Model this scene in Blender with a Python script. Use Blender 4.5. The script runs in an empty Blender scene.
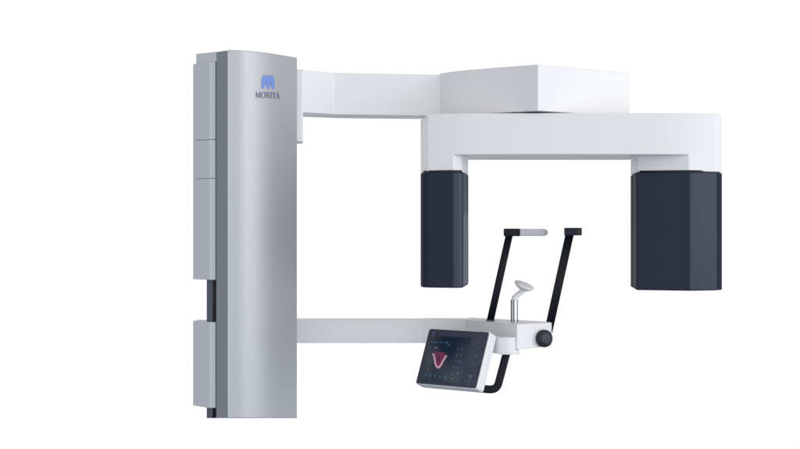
import bpy, bmesh, math
from mathutils import Vector, Matrix

# ------------------------------------------------------------------ basics
scene = bpy.context.scene
col = scene.collection
EYE = 0.40                       # camera height in metres
F = 1500.0                       # focal length in photo pixels (800 px wide photo)


def X(px, d):
    return (px - 400.0) * d / F


def Z(py, d):
    return EYE + (224.5 - py) * d / F


def W(px, py, d):
    return Vector((X(px, d), d, Z(py, d)))


# ------------------------------------------------------------------ materials
def principled(name, base, rough=0.4, metal=0.0, coat=0.0, spec=0.5, bump=0.0, bscale=600, var=0.0,
               aniso=0.0, emit=None, estr=0.0, stretch=None):
    m = bpy.data.materials.new(name)
    m.use_nodes = True
    nt = m.node_tree
    b = nt.nodes['Principled BSDF']
    b.inputs['Base Color'].default_value = (*base, 1)
    b.inputs['Roughness'].default_value = rough
    b.inputs['Metallic'].default_value = metal
    b.inputs['Coat Weight'].default_value = coat
    b.inputs['Coat Roughness'].default_value = 0.12
    b.inputs['Specular IOR Level'].default_value = spec
    if emit:
        b.inputs['Emission Color'].default_value = (*emit, 1)
        b.inputs['Emission Strength'].default_value = estr
    tc = nt.nodes.new('ShaderNodeTexCoord')
    mp = nt.nodes.new('ShaderNodeMapping')
    nt.links.new(tc.outputs['Object'], mp.inputs['Vector'])
    if stretch:
        mp.inputs['Scale'].default_value = stretch
    nz = nt.nodes.new('ShaderNodeTexNoise')
    nz.inputs['Scale'].default_value = bscale
    nz.inputs['Detail'].default_value = 3
    nt.links.new(mp.outputs['Vector'], nz.inputs['Vector'])
    # a little variation of the gloss, as real paint has
    rr = nt.nodes.new('ShaderNodeMapRange')
    rr.inputs['To Min'].default_value = max(0.02, rough - 0.04)
    rr.inputs['To Max'].default_value = rough + 0.04
    nt.links.new(nz.outputs['Fac'], rr.inputs['Value'])
    nt.links.new(rr.outputs['Result'], b.inputs['Roughness'])
    if var > 0:
        mx = nt.nodes.new('ShaderNodeMix')
        mx.data_type = 'RGBA'
        mx.inputs[6].default_value = (*[c * (1 - var) for c in base], 1)
        mx.inputs[7].default_value = (*[min(1, c * (1 + var)) for c in base], 1)
        nt.links.new(nz.outputs['Fac'], mx.inputs[0])
        nt.links.new(mx.outputs[2], b.inputs['Base Color'])
    if bump > 0:
        bp = nt.nodes.new('ShaderNodeBump')
        bp.inputs['Strength'].default_value = bump
        bp.inputs['Distance'].default_value = 0.0005
        nt.links.new(nz.outputs['Fac'], bp.inputs['Height'])
        nt.links.new(bp.outputs['Normal'], b.inputs['Normal'])
    return m


M_white = principled('white_enamel', (0.82, 0.825, 0.835), 0.40, bump=0.03, bscale=900)
M_silver = principled('silver_metallic_paint', (0.475, 0.485, 0.51), 0.54, metal=0.85, bump=0.10, bscale=1400, var=0.05, stretch=(1, 1, 0.015))
M_cover = principled('grey_cover_paint', (0.61, 0.625, 0.67), 0.42, metal=0.1, bump=0.05, bscale=900)
M_side = principled('slate_side_panel', (0.26, 0.285, 0.33), 0.4, metal=0.3, bump=0.04, bscale=900)
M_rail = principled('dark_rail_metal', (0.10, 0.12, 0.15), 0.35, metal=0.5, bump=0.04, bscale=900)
M_groove = principled('black_groove', (0.012, 0.014, 0.018), 0.6)
M_navy = principled('navy_gloss_plastic', (0.006, 0.0105, 0.030), 0.28, spec=0.37)
M_navy.node_tree.nodes['Principled BSDF'].inputs['Specular Tint'].default_value = (0.80, 0.90, 1.0, 1)
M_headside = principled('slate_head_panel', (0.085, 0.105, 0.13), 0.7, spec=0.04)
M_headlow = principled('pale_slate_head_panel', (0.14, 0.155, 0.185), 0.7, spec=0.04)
M_black = principled('black_satin_plastic', (0.006, 0.008, 0.013), 0.45, spec=0.2, bump=0.05, bscale=700)
M_grip = principled('black_rubber_knob', (0.018, 0.020, 0.032), 0.45, spec=0.3, bump=0.05, bscale=700)
M_chrome = principled('polished_chrome', (0.80, 0.80, 0.84), 0.10, metal=1.0)
M_cap = principled('dark_slate_cap', (0.025, 0.03, 0.048), 0.4, spec=0.35)
M_navymat = principled('matt_navy_side', (0.022, 0.028, 0.048), 0.7, spec=0.04)
M_clip = principled('matt_dark_clip', (0.03, 0.03, 0.05), 0.65, spec=0.1)
M_pad = principled('grey_silicone_pad', (0.55, 0.56, 0.61), 0.35, bump=0.05)
M_padtip = principled('pale_pad_tip', (0.48, 0.47, 0.47), 0.4)
M_chin = principled('pale_grey_moulding', (0.80, 0.79, 0.81), 0.4)
M_glass = principled('tinted_touch_glass', (0.035, 0.042, 0.072), 0.25)
M_disp = principled('lit_display', (0.010, 0.017, 0.032), 0.30, emit=(0.006, 0.014, 0.028), estr=0.5)
M_logo = principled('blue_emblem_ink', (0.17, 0.29, 0.70), 0.4)
M_ink = principled('dark_lettering_ink', (0.13, 0.135, 0.20), 0.45)
M_ring = principled('printed_grey_symbol', (0.12, 0.13, 0.185), 0.4)


def lit(name, c, s=1.0):
    return principled(name, tuple(x * 0.3 for x in c), 0.3, emit=c, estr=s)


M_cyan = lit('display_cyan', (0.03, 0.13, 0.22), 0.9)
M_viol = lit('display_violet', (0.09, 0.10, 0.36), 0.95)
M_pale = lit('display_pale', (0.22, 0.24, 0.34), 0.8)
M_pink = lit('display_pink', (0.42, 0.24, 0.33), 0.9)
M_shade = lit('display_dark_plum', (0.05, 0.012, 0.05), 0.7)
M_mag = lit('display_magenta', (0.12, 0.015, 0.050), 0.9)


# ------------------------------------------------------------------ mesh helpers
def finish(name, bm, mat, parent=None, bevel=0.0, seg=3, smooth=True, angle=30):
    bmesh.ops.recalc_face_normals(bm, faces=bm.faces)
    me = bpy.data.meshes.new(name)
    bm.to_mesh(me)
    bm.free()
    me.materials.append(mat)
    if smooth:
        for p in me.polygons:
            p.use_smooth = True
    o = bpy.data.objects.new(name, me)
    col.objects.link(o)
    if bevel > 0:
        b = o.modifiers.new('edge_rounding', 'BEVEL')
        b.width = bevel
        b.segments = seg
        b.limit_method = 'ANGLE'
        b.angle_limit = math.radians(angle)
        b.harden_normals = False
        w = o.modifiers.new('face_weighted', 'WEIGHTED_NORMAL')
        w.keep_sharp = True
    if parent:
        o.parent = parent
        o.matrix_parent_inverse = parent.matrix_world.inverted()
    return o


def prism_bm(plan, z0, z1, bm=None):
    """plan: list of (x, y); z0/z1 numbers or functions of (x, y)."""
    bm = bm or bmesh.new()
    f0 = z0 if callable(z0) else (lambda x, y: z0)
    f1 = z1 if callable(z1) else (lambda x, y: z1)
    lo = [bm.verts.new((x, y, f0(x, y))) for x, y in plan]
    hi = [bm.verts.new((x, y, f1(x, y))) for x, y in plan]
    n = len(plan)
    bm.faces.new(lo[::-1])
    bm.faces.new(hi)
    for i in range(n):
        j = (i + 1) % n
        bm.faces.new((lo[i], lo[j], hi[j], hi[i]))
    return bm


def plan(pts):
    return [(X(px, d), d) for px, d in pts]


def box_bm(x0, x1, y0, y1, z0, z1, bm=None):
    return prism_bm([(x0, y0), (x1, y0), (x1, y1), (x0, y1)], z0, z1, bm)


def catmull(pts, n=6):
    out = []
    P = [Vector(p) for p in pts]
    for i in range(len(P) - 1):
        p0 = P[max(i - 1, 0)] if i > 0 else P[0] * 2 - P[1]
        p1, p2 = P[i], P[i + 1]
        p3 = P[i + 2] if i + 2 < len(P) else P[-1] * 2 - P[-2]
        for k in range(n):
            t = k / n
            out.append(0.5 * ((2 * p1) + (p2 - p0) * t + (2 * p0 - 5 * p1 + 4 * p2 - p3) * t * t
                              + (3 * p1 - p0 - 3 * p2 + p3) * t ** 3))
    out.append(P[-1])
    return out


def sweep_bm(path, w, t, wdir=Vector((1, 0, 0)), bm=None, round_=0.25):
    """flat bar of width w (in the plane of the path) and thickness t (along normal axis) along path (3-D points)."""
    bm = bm or bmesh.new()
    rings = []
    n = len(path)
    nrm = Vector((0, 1, 0))
    prof = []
    r = min(w, t) * round_
    for cx, cy, a0 in ((w / 2 - r, t / 2 - r, 0), (-w / 2 + r, t / 2 - r, 90), (-w / 2 + r, -t / 2 + r, 180), (w / 2 - r, -t / 2 + r, 270)):
        for k in range(4):
            a = math.radians(a0 + 30 * k)
            prof.append((cx + r * math.cos(a), cy + r * math.sin(a)))
    for i, p in enumerate(path):
        a = path[max(i - 1, 0)]
        b = path[min(i + 1, n - 1)]
        tg = (b - a).normalized()
        s = tg.cross(nrm).normalized()
        nn = s.cross(tg).normalized()
        rings.append([bm.verts.new(p + s * u + nn * v) for u, v in prof])
    m = len(prof)
    for i in range(n - 1):
        for k in range(m):
            l = (k + 1) % m
            bm.faces.new((rings[i][k], rings[i][l], rings[i + 1][l], rings[i + 1][k]))
    bm.faces.new(rings[0][::-1])
    bm.faces.new(rings[-1])
    return bm


def lathe_bm(prof, segs=48, M=None, bm=None):
    """prof: (r, h) list around the local Z axis, closed to the axis at both ends."""
    bm = bm or bmesh.new()
    new = []
    rings = []
    for r, h in prof:
        if r <= 1e-6:
            v = bm.verts.new((0, 0, h))
            new.append(v)
            rings.append([v])
        else:
            ring = [bm.verts.new((r * math.cos(2 * math.pi * k / segs), r * math.sin(2 * math.pi * k / segs), h)) for k in range(segs)]
            new += ring
            rings.append(ring)
    for a, b in zip(rings, rings[1:]):
        for k in range(segs):
            l = (k + 1) % segs
            if len(a) == 1 and len(b) == 1:
                continue
            if len(a) == 1:
                bm.faces.new((a[0], b[k], b[l]))
            elif len(b) == 1:
                bm.faces.new((a[k], a[l], b[0]))
            else:
                bm.faces.new((a[k], a[l], b[l], b[k]))
    if M is not None:
        bmesh.ops.transform(bm, matrix=M, verts=new)
    return bm


def axis_matrix(origin, zdir, xdir=Vector((1, 0, 0))):
    z = Vector(zdir).normalized()
    x = Vector(xdir)
    x = (x - z * x.dot(z)).normalized()
    y = z.cross(x)
    return Matrix(((x.x, y.x, z.x, origin[0]), (x.y, y.y, z.y, origin[1]), (x.z, y.z, z.z, origin[2]), (0, 0, 0, 1)))


# ------------------------------------------------------------------ the machine
root = bpy.data.objects.new('dental_xray_machine', None)
root.location = (-0.29, 2.95, 0.03)
col.objects.link(root)
root['label'] = 'white and silver dental x-ray machine with two navy hanging heads and a tilted touch panel'
root['category'] = 'x-ray machine'
bpy.context.view_layer.update()

# ---- column: a bowed silver front, slate side behind it on the left
front = catmull([(X(227, 2.860), 2.860, 0), (X(247, 2.876), 2.876, 0), (X(269, 2.916), 2.916, 0), (X(297, 2.995), 2.995, 0)], 10)
front = [(p.x, p.y) for p in front]


def floor_cut(x, y):
    return EYE - 193.7 * y / F


ztop = Z(49.6, 2.860)
back = [(-0.225, 3.075), (-0.300, 3.060), (X(227.5, 2.875), 2.875)]
bm = prism_bm(front + back, floor_cut, ztop)
column = finish('column', bm, M_silver, root, bevel=0.0015, seg=2, angle=40)
# thin dark cap line along the top of the front
# slate side panel
side = [(X(227, 2.860) - 0.0006, 2.8600), (X(227.4, 2.8755) - 0.0004, 2.8755), (-0.3015, 3.05), (-0.345, 3.03), (X(216.3, 2.886), 2.886)]
bm = prism_bm(side, floor_cut, ztop - 0.0012)
side_panel = finish('side_panel', bm, M_side, root, bevel=0.0012, seg=2)
# rail with a black groove between column and covers
rx0, rx1 = X(206.5, 2.905), X(217.6, 2.893)
bm = prism_bm([(rx1, 2.893), (rx1 + 0.004, 2.96), (rx0 + 0.02, 2.98), (rx0, 2.905)], floor_cut, Z(62, 2.9))
rail = finish('rail', bm, M_rail, root, bevel=0.001, seg=2)
bm = prism_bm([(X(212.6, 2.8945), 2.8945), (X(214.6, 2.8925), 2.8925), (X(214.9, 2.897), 2.897), (X(213.0, 2.899), 2.899)],
              lambda x, y: floor_cut(x, y) + 0.0004, Z(64, 2.9))
finish('rail_groove', bm, M_groove, rail)


# covers on the slide: light chamfer strip towards the column
def cover(name, y_top, y_bot, dn=2.888, gapfix=0.0, xo=193.0):
    pts = [(216.9, dn + 0.007), (215.4, dn + 0.0010), (209.4, dn), (xo + .0, dn + 0.042), (xo + 6, dn + 0.075), (212, dn + 0.07)]
    z1, z0 = Z(y_top, dn), Z(y_bot, dn)
    bm = prism_bm(plan(pts), z0, z1)
    return finish(name, bm, M_cover, root, bevel=0.0010, seg=3, angle=12)


cover('slide_cover', 61.7, 139.3)
cover('slide_cover', 139.6, 178.2)
cover('slide_cover', 178.5, 280.0)
# recessed backing behind the two seams, so the joints read as dark lines
bm = prism_bm(plan([(213.6, 2.8935), (208.8, 2.899), (195, 2.932), (200, 2.955), (211, 2.95)]), Z(275, 2.888), Z(66, 2.888))
finish('cover_backing', bm, M_rail, root)
low = cover('slide_cover', 322.2, 408.2)
# top cap of the cover stack
bm = prism_bm(plan([(217.3, 2.8862), (196.0, 2.922), (202, 2.96), (214, 2.95)]), Z(62.4, 2.9), ztop - 0.0006)
finish('cover_cap', bm, M_cover, root, bevel=0.0015, seg=2)

# ---- emblem and lettering on the bowed front
arc = [(Vector(front[0]).copy(), 0.0)]
for a, b in zip(front, front[1:]):
    arc.append((Vector(b), arc[-1][1] + (Vector(b) - Vector(a)).length))
arclen = arc[-1][1]


def on_front(s, z, lift=0.0004):
    for (a, sa), (b, sb) in zip(arc, arc[1:]):
        if s <= sb or b is arc[-1][0]:
            t = (s - sa) / (sb - sa)
            p = a.lerp(b, t)
            tg = (b - a).normalized()
            return Vector((p.x + tg.y * lift, p.y - tg.x * lift, z))


def s_of_px(px):
    best = None
    for (a, sa), (b, sb) in zip(arc, arc[1:]):
        pa, pb = 400 + a.x / a.y * F, 400 + b.x / b.y * F
        if pa <= px <= pb:
            return sa + (sb - sa) * (px - pa) / (pb - pa)
    return arclen


def subdivide_poly(poly, step=0.002):
    out = []
    for a, b in zip(poly, poly[1:] + poly[:1]):
        n = max(1, int(math.dist(a, b) / step))
        for k in range(n):
            out.append((a[0] + (b[0] - a[0]) * k / n, a[1] + (b[1] - a[1]) * k / n))
    return out


def decal_bm(polys, bm, place, lift=0.0004, thick=0.00025):
    for poly in polys:
        lo = [bm.verts.new(place(u, v, lift - thick)) for u, v in poly]
        hi = [bm.verts.new(place(u, v, lift)) for u, v in poly]
        n = len(poly)
        bm.faces.new(hi)
        for i in range(n):
            j = (i + 1) % n
            bm.faces.new((lo[i], lo[j], hi[j], hi[i]))
    return bm


s_mid = s_of_px(268.1)
z_emb = Z(81.8, 2.913)
s0, s1 = s_of_px(261.4), s_of_px(274.7)
half = (s1 - s0) / 2
hh = Z(74.7, 2.913) - z_emb


def place_emb(u, v, lift):
    return on_front(s_mid + u * half, z_emb + v * hh + 0.0009 * u, lift)


polys = []
for i, cx in enumerate((-0.65, 0.0, 0.65)):
    pts = []
    for k in range(28):
        a = 2 * math.pi * k / 28
        x = 0.315 * math.copysign(abs(math.cos(a)) ** 0.85, math.cos(a))
        y = math.sin(a)
        # outer leaves lean a little inward at the top
        x += cx - cx * 0.16 * y
        pts.append((x, y))
    polys.append(pts)
bm = bmesh.new()
for i, p in enumerate(polys):
    decal_bm([p], bm, place_emb, lift=0.0004 + 0.00006 * i)
finish('emblem', bm, M_logo, column, smooth=False)

# serif capitals as stroke polygons, unit height
tk, tn, sf = 0.20, 0.09, 0.07


def rect(x0, y0, x1, y1):
    return [(x0, y0), (x1, y0), (x1, y1), (x0, y1)]


def diag(x0, y0, x1, y1, w):
    return [(x0 - w / 2, y0), (x0 + w / 2, y0), (x1 + w / 2, y1), (x1 - w / 2, y1)]


def ring(cx, cy, rx, ry, wx, wy, a0=0, a1=360, n=20):
    out = []
    for k in range(n):
        a, b = [math.radians(a0 + (a1 - a0) * q / n) for q in (k, k + 1)]
        out.append([(cx + rx * math.cos(a), cy + ry * math.sin(a)), (cx + rx * math.cos(b), cy + ry * math.sin(b)),
                    (cx + (rx - wx) * math.cos(b), cy + (ry - wy) * math.sin(b)), (cx + (rx - wx) * math.cos(a), cy + (ry - wy) * math.sin(a))])
    return out


glyphs = {
    'M': (1.05, [rect(0.10, 0, 0.18, 1), rect(0.80, 0, 0.99, 1), diag(0.16, 1, 0.50, 0.05, 0.20), diag(0.86, 1, 0.50, 0.05, 0.09),
                 rect(0, 0, 0.28, sf), rect(0.70, 0, 1.09, sf), rect(0, 1 - sf, 0.2, 1), rect(0.85, 1 - sf, 1.09, 1)]),
    'O': (0.95, ring(0.46, 0.5, 0.46, 0.53, 0.17, 0.07)),
    'R': (0.88, [rect(0.10, 0, 0.28, 1), rect(0, 0, 0.38, sf), rect(0, 1 - sf, 0.4, 1), rect(0.28, 0.46, 0.44, 0.53), diag(0.42, 0.5, 0.82, 0.0, 0.21),
                 rect(0.75, 0, 0.96, sf)] + ring(0.40, 0.74, 0.34, 0.26, 0.17, 0.07, -90, 90, 10)),
    'I': (0.44, [rect(0.12, 0, 0.31, 1), rect(0, 0, 0.43, sf), rect(0, 1 - sf, 0.43, 1)]),
    'T': (0.82, [rect(0.31, 0, 0.50, 1), rect(0, 0.92, 0.81, 1), rect(0, 0.74, 0.06, 1), rect(0.75, 0.74, 0.81, 1), rect(0.2, 0, 0.61, sf)]),
    'A': (0.95, [diag(0.46, 1, 0.12, 0, 0.08), diag(0.46, 1, 0.80, 0, 0.20), rect(0.24, 0.32, 0.68, 0.39), rect(0, 0, 0.28, sf), rect(0.64, 0, 0.98, sf)]),
}
word = 'MORITA'
gap = 0.09
tot = sum(glyphs[c][0] for c in word) + gap * (len(word) - 1)
sa, sb = s_of_px(255.4), s_of_px(279.6)
unit = (sb - sa) / tot
zb, zt = Z(98.0, 2.913), Z(92.0, 2.913)
bm = bmesh.new()
cur = 0.0
cnt = 0
for c in word:
    w_, pl = glyphs[c]
    for p in pl:
        cnt += 1
        decal_bm([[(cur + x, y) for x, y in p]], bm, lambda u, v, l: on_front(sa + u * unit, zb + v * (zt - zb) + 0.0028 * (u / tot - 0.5), l), lift=0.0004 + 0.000004 * cnt)
    cur += w_ + gap
finish('lettering', bm, M_ink, column, smooth=False)

# ---- upper arm
zat, zab = EYE + 0.3105, EYE + 0.2243
arm_front = [(290, 2.998), (303, 3.006), (333.5, 3.066), (337, 3.068), (445, 3.109)]
arm_back = [(460, 3.205), (337, 3.165), (290, 3.11)]
bm = prism_bm(plan(arm_front + arm_back), zab, zat)
upper_arm = finish('upper_arm', bm, M_white, root, bevel=0.0022, seg=3, angle=12)
# vertical carriage plate beside the column, tall and narrow
d = 2.999
bm = prism_bm([(X(285, d), d), (X(303.2, d), d), (X(303.2, 3.06), 3.06), (X(285, 3.06), 3.06)], Z(142.2, d), Z(69.9, d))
finish('carriage_plate', bm, M_white, root, bevel=0.0035, seg=4)

# ---- wedge shaped housing on the arm (square corner towards the viewer)
zbt, zbb = EYE + 0.3130, EYE + 0.2222
hx = [(439.5, 3.1085), (447, 3.082), (458, 3.052), (478, 3.018), (505, 2.976), (538, 2.930), (629.6, 3.096)]
bk = [(622, 3.20), (560, 3.27), (470, 3.23)]
bm = prism_bm(plan(hx + bk), zbb, zbt)
# the housing top falls away a touch to its sides like the photographed one
housing = finish('arm_housing', bm, M_white, root, bevel=0.0018, seg=3, angle=22)
# round pivot between housing and rotating bar
bm = lathe_bm([(0, 0), (0.062, 0), (0.062, 0.004), (0, 0.004)], 48, Matrix.Translation((X(545, 3.07), 3.07, EYE + 0.2188)))
finish('pivot', bm, M_groove, root)

# ---- rotating bar with two drop legs, one mesh
zt_, zm, zl = EYE + 0.2190, EYE + 0.1372, EYE + 0.1040
Fr = [(427.0, 2.972), (453.5, 2.958), (480, 2.952), (540, 2.946), (620, 2.945), (660, 2.947), (689, 2.951), (716, 2.968), (719.8, 2.975), (721.3, 2.990)]
Bk = [(717, 3.150), (706, 3.178), (620, 3.186), (500, 3.186), (434, 3.178), (420.6, 3.150)]
Lin = [(462.0, 2.972), (468.2, 3.125), (462, 3.17)]       # inner outline of left leg, front to back
Rin = [(636.6, 2.990), (630.6, 3.150), (640, 3.17)]       # inner outline of right leg, front to back
bm = bmesh.new()


def V(px, d, z):
    return bm.verts.new((X(px, d), d, z))


out = Fr + Bk
T = [V(p, d, zt_) for p, d in out]
Mv = [V(p, d, zm) for p, d in out]
nF, nB, n = len(Fr), len(Bk), len(out)
bm.faces.new(T)
# indices: front-left leg uses Fr[0], Fr[1]; right leg uses Fr[6..8]; back-right Bk[0], Bk[1]; back-left Bk[4], Bk[5]
bm.faces.ensure_lookup_table()
for i in range(n):
    j = (i + 1) % n
    bm.faces.new((Mv[i], Mv[j], T[j], T[i]))
Lm = [V(p, d, zm) for p, d in Lin]
Rm = [V(p, d, zm) for p, d in Rin]
iL = [nF + 4, nF + 5, 0, 1]          # outline verts of left leg
iR = [6, 7, 8, 9, nF + 0, nF + 1]       # outline verts of right leg


def leg(outl, inner):
    lo = {}
    loop = outl + inner
    low = [bm.verts.new((v.co.x, v.co.y, zl)) for v in loop]
    for i in range(len(loop)):
        j = (i + 1) % len(loop)
        bm.faces.new((low[i], low[j], loop[j], loop[i]))
    bm.faces.new(low)


leg([Mv[i] for i in iL], Lm)
leg([Mv[i] for i in iR], Rm[::-1])
# underside of the bar between the legs
under = [Mv[i] for i in range(1, 7)] + Rm + [Mv[i] for i in range(nF + 1, nF + 5)] + Lm[::-1]
bm.faces.new(under)
bar = finish('rotating_arm', bm, M_white, root, bevel=0.0022, seg=3, angle=18)


# ---- the two hanging heads
def head(name, pts, y_top, dt, y_bot, db, gapn):
    z1, z0 = Z(y_top, dt), Z(y_bot, db)
    bm = prism_bm(plan(pts), z0, z1)
    o = finish(name, bm, M_navy, root, bevel=0.0022, seg=4, angle=10)
    o.data.materials.append(M_navymat)
    for p in o.data.polygons:
        if abs(p.normal.x) > 0.8:
            p.material_index = 1
    cx = sum(X(p, d) for p, d in pts) / len(pts)
    cy = sum(d for p, d in pts) / len(pts)
    inner = [(cx + (X(p, d) - cx) * 0.93, cy + (d - cy) * 0.97) for p, d in pts]
    bm = prism_bm(inner, z1 - 0.002, zl + 0.003)
    finish('collar', bm, M_navy, o)
    return o


lh = head('sensor_head', [(427.5, 2.968), (453.0, 2.950), (459.6, 2.956), (463.0, 2.961), (468.3, 3.125), (460, 3.165), (432, 3.165), (420.6, 3.120), (420.9, 3.0), (422.5, 2.98)],
          172.15, 2.957, 288.0, 2.955, 0)
rh = head('tube_head', [(636.4, 2.980), (689.6, 2.946), (716.8, 2.966), (722.0, 2.990), (717, 3.150), (706, 3.172), (640, 3.17), (630.6, 3.145)],
          172.35, 2.960, 290.9, 2.948, 0)
# inner side panels of the two heads
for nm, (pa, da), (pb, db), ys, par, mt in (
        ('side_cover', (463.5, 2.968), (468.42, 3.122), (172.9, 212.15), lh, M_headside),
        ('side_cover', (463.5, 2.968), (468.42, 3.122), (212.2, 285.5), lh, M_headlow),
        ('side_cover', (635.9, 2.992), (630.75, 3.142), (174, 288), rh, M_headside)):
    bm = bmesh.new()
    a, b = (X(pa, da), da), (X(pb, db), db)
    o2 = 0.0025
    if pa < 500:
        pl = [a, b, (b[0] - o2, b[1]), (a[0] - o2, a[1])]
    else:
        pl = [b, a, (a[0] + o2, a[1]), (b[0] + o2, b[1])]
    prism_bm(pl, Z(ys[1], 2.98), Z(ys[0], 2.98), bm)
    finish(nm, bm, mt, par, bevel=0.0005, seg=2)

# ---- lower arm
zlt, zlb = EYE - 0.2000, EYE - 0.2490
bm = prism_bm(plan([(288, 3.148), (422.5, 3.150), (470, 3.146), (480, 3.20), (288, 3.205)]), zlb, zlt - 0.0004)
lower_arm = finish('lower_arm', bm, M_white, root, bevel=0.001, seg=2)
# joint sleeve drawn over the arm from the seam at its middle
bm = prism_bm(plan([(423.3, 3.1494), (468, 3.1430), (474, 3.2025), (423.3, 3.206)]), zlb - 0.0003, zlt)
finish('arm_sleeve', bm, M_white, lower_arm, bevel=0.0003, seg=1)

# ---- patient positioning block at the end of the lower arm
bm = prism_bm(plan([(466, 3.141), (517.0, 2.998), (551.7, 3.044), (549.5, 3.075), (470, 3.215)]),
              lambda x, y: zlb - 0.001 + (0.003 if x > 0.29 else 0), lambda x, y: zlt + 0.0008)
pblock = finish('positioning_block', bm, M_white, root, bevel=0.0012, seg=3, angle=15)

# knob on the right-hand face
n_face = Vector((0.50, -0.865, 0)).normalized()
kc = W(542.0, 338.3, 3.033)
Mk = axis_matrix(kc - n_face * 0.002, n_face)
prof = [(0, 0), (0.0145, 0), (0.0145, 0.004), (0.0172, 0.0045), (0.0176, 0.006), (0.0176, 0.013), (0.0170, 0.0150), (0.0155, 0.0160), (0.0, 0.0160)]
bm = lathe_bm(prof, 56, Mk)
knob = finish('knob', bm, M_grip, root)
knob.data.shade_smooth()
e = knob.modifiers.new('split', 'EDGE_SPLIT')
e.split_angle = math.radians(40)
# raised domed cap in the middle of the knob
bm = lathe_bm([(0, 0.0158), (0.0135, 0.0158), (0.0135, 0.0164), (0.0128, 0.0174), (0.008, 0.0178), (0, 0.0180)], 48, Mk)
finish('knob_cap', bm, M_cap, knob)

# ---- bracket carrying the panel: rounded body plus foot under the block
pts = [(490.5, 3.03), (491.5, 3.004), (494.5, 2.990), (499, 2.983), (506, 2.980), (512, 2.982), (515.3, 2.988), (516.0, 2.9975), (508, 3.04)]
bm = prism_bm(plan(pts), Z(353.8, 2.983), Z(337.4, 2.983))
bracket = finish('bracket', bm, M_white, root, bevel=0.0012, seg=3, angle=45)
bm = prism_bm(plan([(498, 2.9835), (506, 2.9805), (512, 2.9825), (517.2, 2.990), (519.4, 3.000), (517, 3.05), (500, 3.05)]), Z(354.7, 2.983), zlb - 0.0014)
finish('bracket_foot', bm, M_white, bracket, bevel=0.001, seg=2)

# ---- grip handle: flat black bar curling down and forward to the back of the panel
P = [W(509.8, 341, 3.02), W(506.0, 355, 3.01), W(502.6, 368, 3.005), W(499.0, 381.5, 3.0)]
cr = catmull([tuple(W(499.0, 381.5, 3.0)), tuple(W(497.6, 385.6, 3.0)), tuple(W(494.4, 388.7, 3.0)), tuple(W(489.8, 389.5, 3.0))], 6)
path = P[:-1] + cr + [W(478, 388.4, 3.0), W(466, 386.5, 3.01)]
bm = sweep_bm(path, 0.0155, 0.012)
finish('grip_handle', bm, M_black, root, smooth=True)

# ---- control panel
psi, th = math.radians(40), math.radians(22.3)
u = Vector((math.cos(psi), -math.sin(psi), 0))
v = Vector((math.sin(psi) * math.sin(th), math.cos(psi) * math.sin(th), math.cos(th)))
nn = u.cross(v).normalized()            # towards the viewer
if nn.y > 0:
    nn = -nn
pc = W(452.0, 358.0, 3.000)
PW, PH, PT = 0.1515, 0.1160, 0.0255
Mp = Matrix(((u.x, v.x, nn.x, pc.x), (u.y, v.y, nn.y, pc.y), (u.z, v.z, nn.z, pc.z), (0, 0, 0, 1)))


def rrect(w, h, r, n=6, cx=0, cy=0):
    pts = []
    for sx, sy, a0 in ((1, 1, 0), (-1, 1, 90), (-1, -1, 180), (1, -1, 270)):
        for k in range(n + 1):
            a = math.radians(a0 + 90 * k / n)
            pts.append((cx + sx * (w / 2 - r) + r * math.cos(a), cy + sy * (h / 2 - r) + r * math.sin(a)))
    return pts


def slab(name, poly, z0, z1, mat, parent, bevel=0.0):
    bm = prism_bm(poly, z0, z1)
    bmesh.ops.transform(bm, matrix=Mp, verts=bm.verts)
    return finish(name, bm, mat, parent, bevel=bevel, seg=3, angle=40)


panel = slab('control_panel', rrect(PW + 0.004, PH + 0.004, 0.006), -PT, -0.0012, M_white, root, bevel=0.0022)
glass = slab('touch_glass', rrect(PW, PH, 0.0045), -0.003, 0.0, M_glass, panel, bevel=0.0003)
disp_poly = rrect(PW * 0.70, PH * 0.83, 0.001, 2, cx=-PW * 0.115, cy=-PH * 0.035)
display = slab('display', disp_poly, -0.001, 0.00025, M_disp, panel)


def loc(px, py):
    """photo position on the glass -> panel plane coordinates"""
    q = ((py - 329.8) - (px - 430.5) * 0.045) / 53.6
    p = ((px - 430.5) + 15.2 * q) / 58.2
    return (-PW / 2 + p * PW, PH / 2 - q * PH)


def mark(polys, bm, l=0.0004):
    for i, p in enumerate(polys):
        lo = [bm.verts.new(Mp @ Vector((a, b, l - 0.0002))) for a, b in p]
        hi = [bm.verts.new(Mp @ Vector((a, b, l + 0.00001 * (i % 12)))) for a, b in p]
        bm.faces.new(hi)
        for k in range(len(p)):
            j = (k + 1) % len(p)
            bm.faces.new((lo[k], lo[j], hi[j], hi[k]))


def at(px, py, shapes, s=0.001):
    cx, cy = loc(px, py)
    return [[(cx + a * s, cy + b * s) for a, b in p] for p in shapes]


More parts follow.
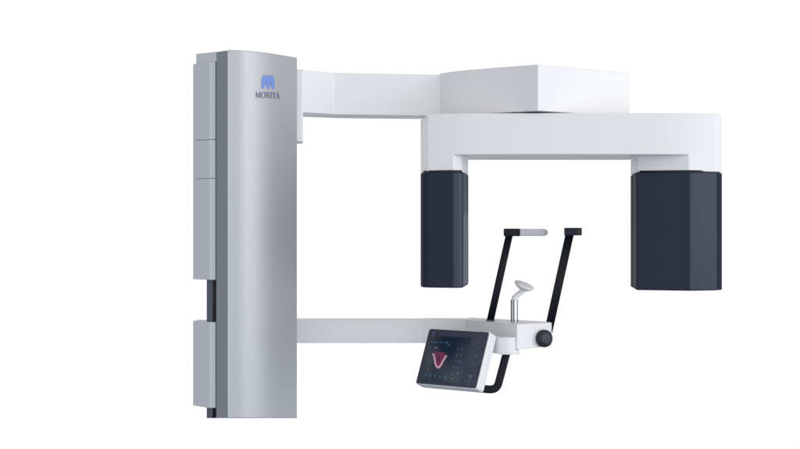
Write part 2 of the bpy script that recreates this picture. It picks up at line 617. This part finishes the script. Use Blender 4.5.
# printed three button symbols
for i, (px, py) in enumerate(((478.4, 342.6), (474.3, 359.0), (468.7, 375.6))):
    bm = bmesh.new()
    sh = ring(0, 0, 7.2, 7.2, 0.45, 0.45, 0, 360, 40)
    if i == 0:
        sh += ring(0, 2.6, 2.6, 2.2, 0.5, 0.5, 0, 300, 14) + ring(0, -2.6, 2.6, 2.2, 0.5, 0.5, 180, 480, 14)
    elif i == 1:
        sh += [rect(-0.5, -5.5, 0.5, -2.5), rect(-0.5, 2.5, 0.5, 5.5), rect(-5, -0.4, -2.6, 0.4), rect(2.6, -0.4, 5, 0.4)]
        sh += ring(0, 0, 4.4, 4.4, 0.6, 0.6, 30, 150, 8) + ring(0, 0, 4.4, 4.4, 0.6, 0.6, 210, 330, 8)
    else:
        sh += ring(0, 1.5, 1.9, 2.3, 1.9, 2.3, 0, 360, 12) + [rect(-0.6, -5.2, 0.6, 0)] + ring(0, -1.0, 3.6, 3.6, 0.6, 0.6, 200, 340, 10)
    mark(at(px, py, sh, 0.0019), bm)
    finish('button_symbol', bm, M_ring, panel, smooth=False)

# display contents, each sign a piece of its own
def sign(name, mat, px, py, shapes):
    bm = bmesh.new()
    mark(at(px, py, shapes), bm)
    finish(name, bm, mat, display, smooth=False)


sign('screen_emblem', M_viol, 434.9, 334.0, [[(-2.0, -1.5), (2.0, -1.5), (1.0, 1.8), (-0.2, 2.0)]])
for px, py in ((458.3, 349.6), (462.4, 349.4), (456.8, 355.0), (461.8, 354.6), (455.6, 360.6), (459.6, 361.0)):
    sign('screen_icon', M_viol, px, py, [rect(-1.1, -0.9, 1.1, 0.9)])
x = 432.3
for k, w in enumerate((1.6, 2.6, 1.2, 2.2, 1.6, 3.2)):
    sign('menu_tab', M_cyan, x + w / 2, 342.7 + 0.06 * k, [rect(-w * 0.95, -0.9, w * 0.95, 0.9)])
    x += w + 0.9
sign('menu_tab', M_cyan, 431.4, 348.4, [rect(-0.5, -2.4, 0.5, 2.4)])
for k, px in enumerate((425.2, 429.9, 434.5, 439.6, 444.8)):
    sh = [[(-0.9, 3.0), (1.0, 3.0), (1.5, 0.4), (1.0, -3.0), (0.3, -0.6), (-0.3, -3.0), (-1.0, 0.4)]]
    if k == 4:
        sh = [[(-0.6, 3.4), (0.7, 3.4), (2.0, -3.0), (-2.0, -3.0)]]
    sign('tooth_icon', M_cyan, px, 374.8 + 0.42 * k, sh)
for px, py in ((453.6, 366.2), (457.3, 366.9), (459.0, 360.4)):
    sign('screen_icon', M_cyan, px, py, [rect(-1.5, -0.8, 1.5, 0.8)])
for px, py, w, h in ((434.4, 336.8, 2.2, 0.45), (449.3, 345.0, 3.0, 0.3), (436.6, 348.1, 3.2, 0.8), (452.2, 372.0, 1.0, 0.6), (456.9, 372.0, 1.8, 0.7),
                     (455.7, 360.7, 0.7, 0.6), (456.6, 355.4, 0.9, 0.6), (451.5, 377.4, 3.6, 0.25)):
    sign('caption', M_pale, px, py, [rect(-w, -h, w, h)])
# dental arch: magenta fill and pale pink rim
outer = [(432.6, 354.0), (434.0, 357.0), (434.3, 361.0), (435.0, 364.9), (436.7, 367.9), (439.4, 367.9), (441.9, 365.1), (443.9, 361.2), (447.6, 355.8)]
inner_ = [(446.1, 354.9), (442.6, 360.2), (440.6, 363.7), (438.9, 366.0), (437.6, 366.0), (436.6, 363.9), (435.9, 360.4), (435.6, 356.8), (434.4, 353.9)]
bm = bmesh.new()
m_ = len(outer)
for k in range(m_ - 1):
    a, b = outer[k], outer[k + 1]
    c, d_ = inner_[m_ - 2 - k], inner_[m_ - 1 - k]
    mark([[loc(*a), loc(*b), loc(*c), loc(*d_)]], bm, 0.00055)
finish('dental_arch_rim', bm, M_pink, display, smooth=False)
bm = bmesh.new()
mark([[loc(*p) for p in [(435.6, 352.9), (437.6, 352.0), (441.5, 352.0), (445.6, 352.9), (445.4, 356.0), (442.7, 360.5), (440.5, 364.2), (438.2, 366.2), (436.6, 364.2), (435.8, 360.4)]]], bm, 0.00042)
finish('dental_arch', bm, M_mag, display, smooth=False)

tongue = []
for k in range(16):
    a = 2 * math.pi * k / 16
    tongue.append(loc(438.9 + 1.3 * math.cos(a) - 0.2 * math.sin(a), 358.6 + 3.6 * math.sin(a)))
bm = bmesh.new()
mark([tongue], bm, 0.0005)
finish('dental_arch_shade', bm, M_shade, display, smooth=False)

# ---- temple supports: two leaning flat bars with end clips
def temple(bottom, top, w):
    bm = sweep_bm([bottom, bottom.lerp(top, 0.5), top], w, 0.011)
    return finish('temple_support', bm, M_black, root)


t1 = temple(W(490.0, 321.9, 3.092), W(509.7, 233, 3.092), 0.0146)
t2 = temple(W(548.2, 332.0, 3.075), W(569.9, 233, 3.075), 0.0168)
bm = box_bm(X(486.4, 3.0815), X(494.8, 3.0815), 3.0815, 3.100, zlt + 0.0010, Z(320.0, 3.0815))
finish('socket', bm, M_rail, t1, bevel=0.0008, seg=2)
# clip and pad of the left support
d = 3.084
bm = box_bm(X(504.0, d), X(520.3, d), d, d + 0.016, Z(236.2, d), Z(228.6, d))
clip = finish('clip', bm, M_black, t1, bevel=0.0022, seg=3)
bm = bmesh.new()
zc = Z(232.5, d)
hpx = 0.0073
pts = []
for k in range(13):
    a = math.radians(90 - 15 * k)
    pts.append((X(544.6, d) + hpx * math.cos(a), zc + hpx * math.sin(a)))
pts = [(X(519.5, d), zc + hpx)] + pts + [(X(519.5, d), zc - hpx)]
lo = [bm.verts.new((x, d + 0.001 + max(0, (x - 0.25)) * 0.25, z)) for x, z in pts]
hi = [bm.verts.new((x, d + 0.010 + max(0, (x - 0.25)) * 0.25, z)) for x, z in pts]
bm.faces.new(lo); bm.faces.new(hi[::-1])
for i in range(len(pts)):
    j = (i + 1) % len(pts)
    bm.faces.new((lo[i], lo[j], hi[j], hi[i]))
pad = finish('temple_pad', bm, M_pad, t1, bevel=0.0018, seg=3, angle=50)
tip = [(X(546.6, d) + 0.0005 + 0.0036 * math.cos(a), zc + 0.0058 * math.sin(a)) for a in [math.pi / 8 * k for k in range(16)]]
yy = d + 0.0006 + (X(546.6, d) - 0.25) * 0.25
lo = [bm2v for bm2v in tip]
bm = bmesh.new()
fr = [bm.verts.new((x, yy - 0.0006 + (x - tip[4][0]) * 0.25, z)) for x, z in lo]
bk2 = [bm.verts.new((x, yy + 0.003 + (x - tip[4][0]) * 0.25, z)) for x, z in lo]
bm.faces.new(fr); bm.faces.new(bk2[::-1])
for i in range(16):
    j = (i + 1) % 16
    bm.faces.new((fr[i], fr[j], bk2[j], bk2[i]))
finish('pad_tip', bm, M_padtip, pad, bevel=0.0004, seg=2, angle=50)
# clip of the right support, seen from its end
d = 3.062
bm = prism_bm(plan([(564.2, d), (577.0, d), (582.0, d + 0.055), (579.5, d + 0.058), (572, d + 0.020), (564.2, d + 0.016)]), Z(235.5, d), Z(227.8, d))
finish('clip', bm, M_clip, t2, bevel=0.0011, seg=3)

# ---- chin rest: chrome posts, slanted neck and saucer
post_x = ((514.3, 3.075),)
cp = bmesh.new()
for px, dd in post_x:
    lathe_bm([(0, 0), (0.0066, 0), (0.0066, Z(299.3, dd) - (zlt - 0.001)), (0, Z(299.3, dd) - (zlt - 0.001))], 24,
             Matrix.Translation((X(px, dd), dd, zlt - 0.001)), cp)
chin = finish('chin_rest', cp, M_chrome, root)
e = chin.modifiers.new('split', 'EDGE_SPLIT'); e.split_angle = math.radians(40)
for px, dd in ((511.3, 3.0728), (513.9, 3.0686), (517.3, 3.0728)):  # thin dark rods added to imitate dark reflections in the chrome post
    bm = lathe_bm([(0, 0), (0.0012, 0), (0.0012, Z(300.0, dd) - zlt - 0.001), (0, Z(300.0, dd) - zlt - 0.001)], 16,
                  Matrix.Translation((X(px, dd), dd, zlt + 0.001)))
    finish('post_reflection', bm, M_rail, chin)
pathn = [W(514.0, 300.2, 3.07), W(514.1, 298.2, 3.07), W(517.4, 295.2, 3.07), W(522, 291.4, 3.07), W(526.5, 287.5, 3.07)]
bm = sweep_bm(pathn, 0.0108, 0.012, round_=0.45)
finish('neck', bm, M_chin, chin)
# saucer: tilted rounded dish
ax = Vector((0.34, -0.24, 0.91)).normalized()
Ms = axis_matrix(W(523.4, 287.2, 3.07), ax)
prof = [(0, -0.0062), (0.006, -0.0060), (0.012, -0.0040), (0.0175, 0.0002), (0.0205, 0.0030), (0.0215, 0.0046), (0.0208, 0.0060),
        (0.0175, 0.0070), (0.012, 0.0080), (0.006, 0.0085), (0, 0.0086)]
bm = lathe_bm(prof, 48, Ms)
finish('chin_cup', bm, M_chin, chin)

# ------------------------------------------------------------------ camera
cam = bpy.data.cameras.new('camera')
cam.sensor_width = 36
cam.lens = F / 800 * 36
cam.clip_start = 0.05
cam.clip_end = 200
co = bpy.data.objects.new('camera', cam)
co.location = (0, 0, EYE)
co.rotation_euler = (math.radians(90), 0, 0)
col.objects.link(co)
scene.camera = co

# ------------------------------------------------------------------ light: studio world (white sweep behind the machine) and lamps
world = bpy.data.worlds.new('World')
scene.world = world
world.use_nodes = True
nt = world.node_tree
bg = nt.nodes['Background']
tc = nt.nodes.new('ShaderNodeTexCoord')
sep = nt.nodes.new('ShaderNodeSeparateXYZ')
nt.links.new(tc.outputs['Generated'], sep.inputs[0])


def maprange(sock, a, b, c, d, smooth=True):
    m = nt.nodes.new('ShaderNodeMapRange')
    m.interpolation_type = 'SMOOTHSTEP' if smooth else 'LINEAR'
    m.inputs['From Min'].default_value = a
    m.inputs['From Max'].default_value = b
    m.inputs['To Min'].default_value = c
    m.inputs['To Max'].default_value = d
    nt.links.new(sock, m.inputs['Value'])
    return m.outputs['Result']


def math_node(op, a, b):
    m = nt.nodes.new('ShaderNodeMath')
    m.operation = op
    for i, s in enumerate((a, b)):
        if isinstance(s, (int, float)):
            m.inputs[i].default_value = s
        else:
            nt.links.new(s, m.inputs[i])
    return m.outputs[0]


absz = math_node('ABSOLUTE', sep.outputs['Z'], 0)
backw = math_node('MULTIPLY', maprange(sep.outputs['Y'], 0.66, 0.84, 0.0, 1.0), maprange(absz, 0.28, 0.50, 1.0, 0.0))
low = maprange(sep.outputs['Z'], -0.78, -0.18, 0.07, 1.0)
tint = maprange(sep.outputs['Z'], -0.5, 0.0, 1.0, 0.0)
top = maprange(sep.outputs['Z'], 0.38, 0.90, 1.0, 0.40)
sidef = math_node('MULTIPLY', maprange(sep.outputs['X'], -0.9, 0.6, 0.97, 1.26), maprange(sep.outputs['X'], -1.0, -0.35, 0.66, 1.0))
side_flag = maprange(sep.outputs['X'], -0.3, 0.3, 0.12, 0.55)
flag = math_node('SUBTRACT', 1.0, math_node('MULTIPLY', maprange(sep.outputs['Y'], -0.05, 0.45, 0.0, 1.0), side_flag))
amb = math_node('MULTIPLY', math_node('MULTIPLY', math_node('MULTIPLY', low, top), sidef), flag)
mixc = nt.nodes.new('ShaderNodeMix')
mixc.data_type = 'RGBA'
cc = nt.nodes.new('ShaderNodeCombineColor')
for i, (k, tk_) in enumerate(((0.965, -0.16), (0.965, 0.0), (0.965, 0.22))):
    kk = math_node('ADD', k, math_node('MULTIPLY', tint, tk_))
    nt.links.new(math_node('MULTIPLY', amb, kk), cc.inputs[i])
nt.links.new(backw, mixc.inputs[0])
nt.links.new(cc.outputs[0], mixc.inputs[6])
mixc.inputs[7].default_value = (1.03, 1.03, 1.03, 1)
nt.links.new(mixc.outputs[2], bg.inputs['Color'])
bg.inputs['Strength'].default_value = 1.0


def area(name, loc_, target, size, size_y, power, color=(1, 1, 1)):
    l = bpy.data.lights.new(name, 'AREA')
    l.shape = 'RECTANGLE'
    l.size, l.size_y = size, size_y
    l.energy = power
    l.color = color
    o = bpy.data.objects.new(name, l)
    o.location = loc_
    d = Vector(target) - Vector(loc_)
    o.rotation_euler = d.to_track_quat('-Z', 'Y').to_euler()
    col.objects.link(o)
    return o


area('softbox', (3.4, 1.40, 1.1), (0.05, 3.0, 0.45), 2.0, 2.4, 34, (1, 0.975, 0.985))

# ------------------------------------------------------------------ render settings
scene.render.engine = 'CYCLES'
scene.view_settings.view_transform = 'Standard'
scene.view_settings.look = 'None'
scene.view_settings.exposure = 0
scene.view_settings.gamma = 1
scene.cycles.max_bounces = 8
